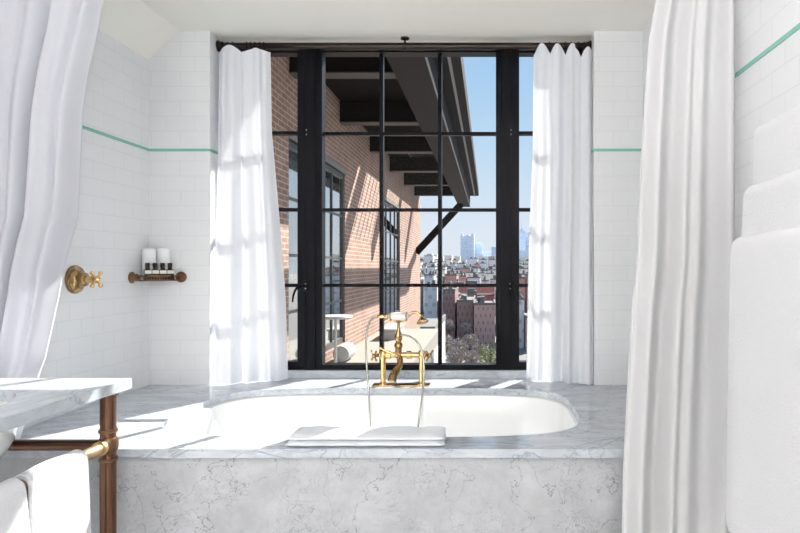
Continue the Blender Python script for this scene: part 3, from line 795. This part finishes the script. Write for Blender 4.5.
while yp < YE:
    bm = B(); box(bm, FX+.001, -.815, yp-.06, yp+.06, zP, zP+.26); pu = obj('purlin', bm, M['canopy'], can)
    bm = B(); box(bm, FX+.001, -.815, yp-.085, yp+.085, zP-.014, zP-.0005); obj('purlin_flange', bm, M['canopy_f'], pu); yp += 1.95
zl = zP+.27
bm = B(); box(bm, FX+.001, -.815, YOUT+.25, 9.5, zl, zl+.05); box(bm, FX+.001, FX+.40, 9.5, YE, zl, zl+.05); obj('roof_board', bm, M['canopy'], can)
bm = B(); ylv = 9.6; n_l = 0
while ylv < YE-.3:
    # blades tilted along the sun so that light passes and the view is closed
    q = [(ylv, zl), (ylv+.31, zl+.27), (ylv+.31+.010, zl+.27-.012), (ylv+.010, zl-.012)]
    va = [bm.verts.new((FX+.40, y_, z_)) for y_, z_ in q]; vb = [bm.verts.new((-.815, y_, z_)) for y_, z_ in q]
    bm.faces.new(va); bm.faces.new(vb[::-1])
    for i in range(4): bm.faces.new((va[i], va[(i+1)%4], vb[(i+1)%4], vb[i]))
    ylv += .27; n_l += 1
obj('louvre_roof', bm, M['canopy'], can)
bm = B()
for yb2 in (15.9,):
    a = Vector((FX+.0, yb2, CAM+.38)); b = Vector((-.70, yb2, zA+.0))
    d = (b-a).normalized(); n_ = Vector((-d.z, 0, d.x))*.085
    vs_ = [bm.verts.new(p+Vector((0, dy, 0))) for dy in (-.08, .08) for p in (a-n_, b-n_, b+n_, a+n_)]
    bm.faces.new(vs_[:4]); bm.faces.new(vs_[4:][::-1])
    for i in range(4): bm.faces.new((vs_[i], vs_[(i+1)%4], vs_[4+(i+1)%4], vs_[4+i]))
obj('brace', bm, M['canopy'], can)
# terrace
bm = B(); box(bm, FX+.001, -.88, YOUT+.02, 10.9, -.25, 0); tr = obj('terrace_floor', bm, M['terrace']); struct(tr)
ptb = thing('terrace_planter', 'low white planter box at the far end of the terrace', 'planter', (-1.4, 9.6, 0))
bm = B(); box(bm, -1.66, -1.42, 9.2, 10.2, 0, .14, .01); box(bm, -1.68, -1.40, 9.17, 10.23, .14, .17, .01); obj('box', bm, M['whiteout'], ptb)
tb = thing('garden_table', 'small white round table on the terrace behind the left window mullion', 'table', (-1.60, 6.3, 0))
bm = B(); lathe(bm, [(0, .17), (.015, .18), (.03, .17)], (-1.60, 6.3, .58), (0, 0, 1), 32); obj('tabletop', bm, M['whiteout'], tb, True)
bm = B(); lathe(bm, [(0, .11), (.02, .10), (.03, .014), (.58, .014)], (-1.60, 6.3, 0), (0, 0, 1), 24); obj('pedestal', bm, M['whiteout'], tb, True)
ps = thing('garden_pouf', 'white rolled cushion stool on the terrace below the brick wing', 'pouf', (-1.72, 7.2, 0))
bm = B(); lathe(bm, [(0, .06), (.01, .095), (.20, .10), (.38, .095), (.39, .06)], (-1.72, 7.0, .10), (0, 1, 0), 28); obj('cushion', bm, M['whiteout'], ps, True)

# ------------------------------------------------------------------ city
bm = B(); box(bm, -900, 900, 60, 4200, -31, -30); gr = obj('ground', bm, M['asphalt']); struct(gr)
def building(name, label, cat, px0, px1, ptop, z, depth, mat, group=None, extra='flat', yaw=0.):
    x0_, x1_ = (px0-488)/600*z, (px1-488)/600*z
    top = CAM+(267-ptop)/600*z
    cx_, cy_ = (x0_+x1_)/2, z+depth/2
    w = x1_-x0_
    t = thing(name, label, cat, (cx_, cy_, -30), group)
    bm = B(); box(bm, x0_, x1_, z, z+depth, -30, top)
    if extra == 'step':
        box(bm, x0_, x0_+w*.18, z, z+depth, top, top+w*.16); box(bm, x1_-w*.22, x1_, z, z+depth, top, top+w*.18); box(bm, x0_+w*.4, x0_+w*.62, z, z+depth, top, top+w*.08)
    if extra == 'spire':
        box(bm, cx_-w*.3, cx_+w*.3, z+depth*.2, z+depth*.8, top, top+w*.5); box(bm, cx_-w*.12, cx_+w*.12, z+depth*.4, z+depth*.6, top+w*.5, top+w*1.1); tube(bm, [(cx_, cy_, top+w*1.1), (cx_, cy_, top+w*2.4)], [w*.05, w*.01], 8)
    if extra == 'crown': box(bm, cx_-w*.3, cx_+w*.3, z+depth*.2, z+depth*.8, top, top+w*.25)
    obj('facade', bm, mat, t)
    bm = B()
    rm = M['roof'] if z < 1100 else mat
    pw = min(.5, w*.05)
    if z < 1100:
        box(bm, x0_-pw*.5, x1_+pw*.5, z-pw*.5, z+pw*.5, top, top+.9); box(bm, x0_-pw*.5, x0_+pw, z, z+depth, top, top+.9); box(bm, x1_-pw, x1_+pw*.5, z, z+depth, top, top+.9); box(bm, x0_, x1_, z, z+depth, top, top+.15)
        for _ in range(0 if extra == 'bare' else 2):
            ax, ay = random.uniform(x0_+w*.1, x1_-w*.35), random.uniform(z+depth*.2, z+depth*.7)
            box(bm, ax, ax+w*.22, ay, ay+depth*.18, top, top+random.uniform(2, 3.6))
        obj('roof', bm, rm, t)
    else: bm.free()
    return t
building('brick_building', 'pinkish red brick apartment block with pale roof nearest the yellow-green tree', 'building', 474, 495, 305, 238, 26, CITY['pink'])
building('brick_building', 'dark red brick block left of the pinkish apartment block', 'building', 457, 473, 302, 246, 40, CITY['brown'])
building('brick_building', 'narrow brown brick house beside the right glazing bar', 'building', 443.5, 455, 291, 262, 30, CITY['brown'])
building('brick_building', 'long red brick block with a flat roof behind the nearer brick blocks', 'building', 446, 494, 287.5, 345, 40, CITY['red'])
building('brick_building', 'red brick block partly hidden by the right window post', 'building', 496.5, 520, 293, 290, 40, CITY['red'])
building('stone_building', 'grey stone block between the brick wing and the first far glazing bar', 'building', 424, 437, 287, 275, 30, CITY['grey'])
building('stone_building', 'low pale flat-roofed building just beyond the terrace', 'building', 400, 434, 333, 84, 22, CITY['beige'], extra='bare')
building('stone_building', 'pale building seen in the right casement above the street', 'building', 516, 524, 300, 230, 30, CITY['white'])
building('brick_building', 'brick building low in the right casement', 'building', 526, 540, 318, 225, 22, CITY['pink'])
# skyline: the towers' blue is distance haze put into the facade colour
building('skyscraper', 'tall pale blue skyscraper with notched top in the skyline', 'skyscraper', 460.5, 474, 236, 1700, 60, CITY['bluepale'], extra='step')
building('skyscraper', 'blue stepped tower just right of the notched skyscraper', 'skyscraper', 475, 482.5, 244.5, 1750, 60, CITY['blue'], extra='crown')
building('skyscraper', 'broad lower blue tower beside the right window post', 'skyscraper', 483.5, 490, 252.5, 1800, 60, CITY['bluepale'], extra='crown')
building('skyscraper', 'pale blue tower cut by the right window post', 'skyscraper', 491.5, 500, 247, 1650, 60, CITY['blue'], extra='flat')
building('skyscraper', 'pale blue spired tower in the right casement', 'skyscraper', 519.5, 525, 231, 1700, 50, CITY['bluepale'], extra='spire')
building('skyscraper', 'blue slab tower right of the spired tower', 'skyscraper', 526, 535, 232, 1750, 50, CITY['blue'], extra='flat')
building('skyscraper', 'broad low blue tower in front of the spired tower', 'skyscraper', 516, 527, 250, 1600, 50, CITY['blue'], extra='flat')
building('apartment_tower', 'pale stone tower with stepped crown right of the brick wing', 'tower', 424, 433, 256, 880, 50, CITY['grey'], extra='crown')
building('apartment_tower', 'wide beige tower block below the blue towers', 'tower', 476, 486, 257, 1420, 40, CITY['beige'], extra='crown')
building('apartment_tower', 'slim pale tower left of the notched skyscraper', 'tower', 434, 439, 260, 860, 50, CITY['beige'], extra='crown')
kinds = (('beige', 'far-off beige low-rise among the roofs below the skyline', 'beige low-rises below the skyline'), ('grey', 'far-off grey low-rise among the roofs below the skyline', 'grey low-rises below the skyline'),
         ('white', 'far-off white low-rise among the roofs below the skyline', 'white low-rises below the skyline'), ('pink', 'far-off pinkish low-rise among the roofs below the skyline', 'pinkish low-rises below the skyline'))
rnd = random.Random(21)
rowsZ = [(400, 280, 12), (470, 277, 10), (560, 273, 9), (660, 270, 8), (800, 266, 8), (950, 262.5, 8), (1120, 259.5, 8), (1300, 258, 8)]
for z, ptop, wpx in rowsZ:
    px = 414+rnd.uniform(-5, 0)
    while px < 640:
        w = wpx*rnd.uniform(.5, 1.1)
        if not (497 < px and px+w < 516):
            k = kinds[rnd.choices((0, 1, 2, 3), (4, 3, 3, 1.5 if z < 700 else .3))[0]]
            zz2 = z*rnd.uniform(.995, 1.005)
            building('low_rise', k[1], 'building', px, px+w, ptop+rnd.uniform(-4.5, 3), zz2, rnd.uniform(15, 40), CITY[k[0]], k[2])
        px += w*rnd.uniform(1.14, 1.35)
# trees
def tree(label, px, ptop, z, w, leaf, seed, grp=None):
    rn = random.Random(seed)
    x = (px-488)/600*z; top = CAM+(267-ptop)/600*z
    t = thing('street_tree', label, 'tree', (x, z, -30), grp)
    bm = B(); tube(bm, [(x, z, -30), (x+.3, z, -25), (x, z, top-w*.5)], [.4, .3, .15], 8)
    for _ in range(7):
        a = rn.uniform(0, 6.28); tube(bm, [(x, z, rn.uniform(-26, top-w)), (x+math.cos(a)*w*.5, z+math.sin(a)*w*.5, top-rn.uniform(.2, .7)*w)], [.16, .05], 6)
    obj('trunk', bm, M['trunk'], t)
    bm = B()
    for _ in range(900):
        d = Vector((rn.gauss(0, 1), rn.gauss(0, 1), rn.gauss(0, 1))).normalized()*(rn.random()**.4)
        c = Vector((x+d.x*w*.55, z+d.y*w*.55, top-w*.55+d.z*w*.55)); s = rn.uniform(.18, .42)
        a = Vector((rn.gauss(0,1), rn.gauss(0,1), rn.gauss(0,1))).normalized(); b = a.orthogonal().normalized()
        v = [bm.verts.new(c+a*s), bm.verts.new(c+b*s*.6), bm.verts.new(c-a*s), bm.verts.new(c-b*s*.6)]; bm.faces.new(v)
    obj('crown', bm, leaf, t)
tree('yellow-green tree at the bottom right of the centre panes', 490, 344, 185, 7.5, M['leaf'], 1)
for k_, (px_, py_, z_, w_) in enumerate(((447, 334, 215, 7), (459, 338, 205, 7), (470, 333, 224, 6.5), (480, 343, 205, 6), (455, 347, 180, 6), (472, 350, 178, 5.5), (436, 318, 235, 6), (449, 319, 236, 4.5), (466, 322, 232, 4.5))):
    tree('bare brown street tree in front of the brick blocks', px_, py_, z_, w_*.85, M['leaf2'], 10+k_, 'bare street trees')
building('brick_building', 'low red brick row behind the dark brick block and below the long red block', 'building', 457, 494, 296, 300, 22, CITY['red'])

# ------------------------------------------------------------------ light
def add_fill_lamp(x, y, power, where):  # unseen lamp added behind the camera to brighten the room
    zt_ = 1.25
    t = thing('fill_lamp', 'added unseen fill uplighter of bronze standing '+where, 'lamp', (x, y, 0))
    bm = B(); lathe(bm, [(0, .14), (.02, .14), (.03, .02)], (x, y, 0), (0, 0, 1)); obj('base', bm, M['bronze'], t, True)
    bm = B(); tube(bm, [(x, y, .025), (x, y, zt_-.06)], .012); obj('pole', bm, M['bronze'], t, True)
    bm = B(); lathe(bm, [(0, .03), (.02, .10), (.05, .15), (.06, .16), (.055, .15), (.03, .11), (.025, .02)], (x, y, zt_-.06), (0, 0, 1)); obj('fill_bowl', bm, M['bronze'], t, True)
    l = bpy.data.lights.new('fill_light', 'AREA'); l.shape = 'DISK'; l.size = .26; l.energy = power; l.color = (.965, .95, 1)
    lo = bpy.data.objects.new('fill_light', l); COL.objects.link(lo); lo.parent = t; lo.location = (0, 0, zt_+.01); lo.rotation_euler = (PI, 0, 0)
add_fill_lamp(-1.1, -.7, 25, 'at the left wall behind the washstand'); add_fill_lamp(.40, -.7, 20, 'at the right wall behind the towel rack'); add_fill_lamp(-.35, -1.7, 75, 'at the rear of the room')
sun = bpy.data.lights.new('sun', 'SUN'); sun.energy = 13.5; sun.angle = math.radians(.55); sun.color = (1, .95, .88)
so = bpy.data.objects.new('sun', sun); COL.objects.link(so)
so.rotation_euler = Vector((.59, 1, .95)).to_track_quat('Z', 'Y').to_euler()

w = bpy.data.worlds.new('sky'); sc.world = w; w.use_nodes = True
nt = w.node_tree; L = nt.links
bg = nt.nodes['Background']
tc = N(nt, 'ShaderNodeTexCoord'); sp_ = N(nt, 'ShaderNodeSeparateXYZ'); L.new(tc.outputs['Generated'], sp_.inputs[0])
rp = N(nt, 'ShaderNodeValToRGB'); L.new(sp_.outputs[2], rp.inputs[0])
e = rp.color_ramp.elements
e[0].position = 0; e[0].color = (.78, .84, .92, 1); e[1].position = 1; e[1].color = (.13, .30, .68, 1)
for p, c in ((.06, (.75, .82, .92)), (.12, (.65, .78, .92)), (.20, (.53, .72, .92)), (.30, (.42, .64, .90)), (.45, (.30, .54, .86))):
    k = e.new(p); k.color = (*c, 1)
nz = N(nt, 'ShaderNodeTexNoise'); nz.inputs['Scale'].default_value = 3.5; nz.inputs['Detail'].default_value = 6; L.new(tc.outputs['Generated'], nz.inputs['Vector'])
mr = N(nt, 'ShaderNodeMapRange'); mr.inputs['From Min'].default_value = .5; mr.inputs['From Max'].default_value = .8; mr.inputs['To Max'].default_value = .5; L.new(nz.outputs['Fac'], mr.inputs['Value'])
mx = N(nt, 'ShaderNodeMix', data_type='RGBA'); L.new(mr.outputs[0], mx.inputs['Factor']); L.new(rp.outputs[0], mx.inputs[6]); mx.inputs[7].default_value = (.85, .89, .95, 1)
L.new(mx.outputs[2], bg.inputs[0]); bg.inputs[1].default_value = 1.0

# ------------------------------------------------------------------ camera
cam = bpy.data.cameras.new('camera'); co = bpy.data.objects.new('camera', cam); COL.objects.link(co); sc.camera = co
co.location = (0, 0, CAM); co.rotation_euler = (PI/2, 0, 0)
cam.sensor_width = 36; cam.lens = 600/800*36; cam.shift_x = -88/800; cam.shift_y = (267-266.5)/800; cam.clip_end = 6000; cam.clip_start = .02
sc.view_settings.view_transform = 'Standard'; sc.view_settings.look = 'None'; sc.view_settings.gamma = 1; sc.view_settings.exposure = 0
sc.cycles.max_bounces = 10; sc.cycles.diffuse_bounces = 6; sc.cycles.transparent_max_bounces = 16; sc.cycles.sample_clamp_indirect = 6
sc.cycles.caustics_reflective = False
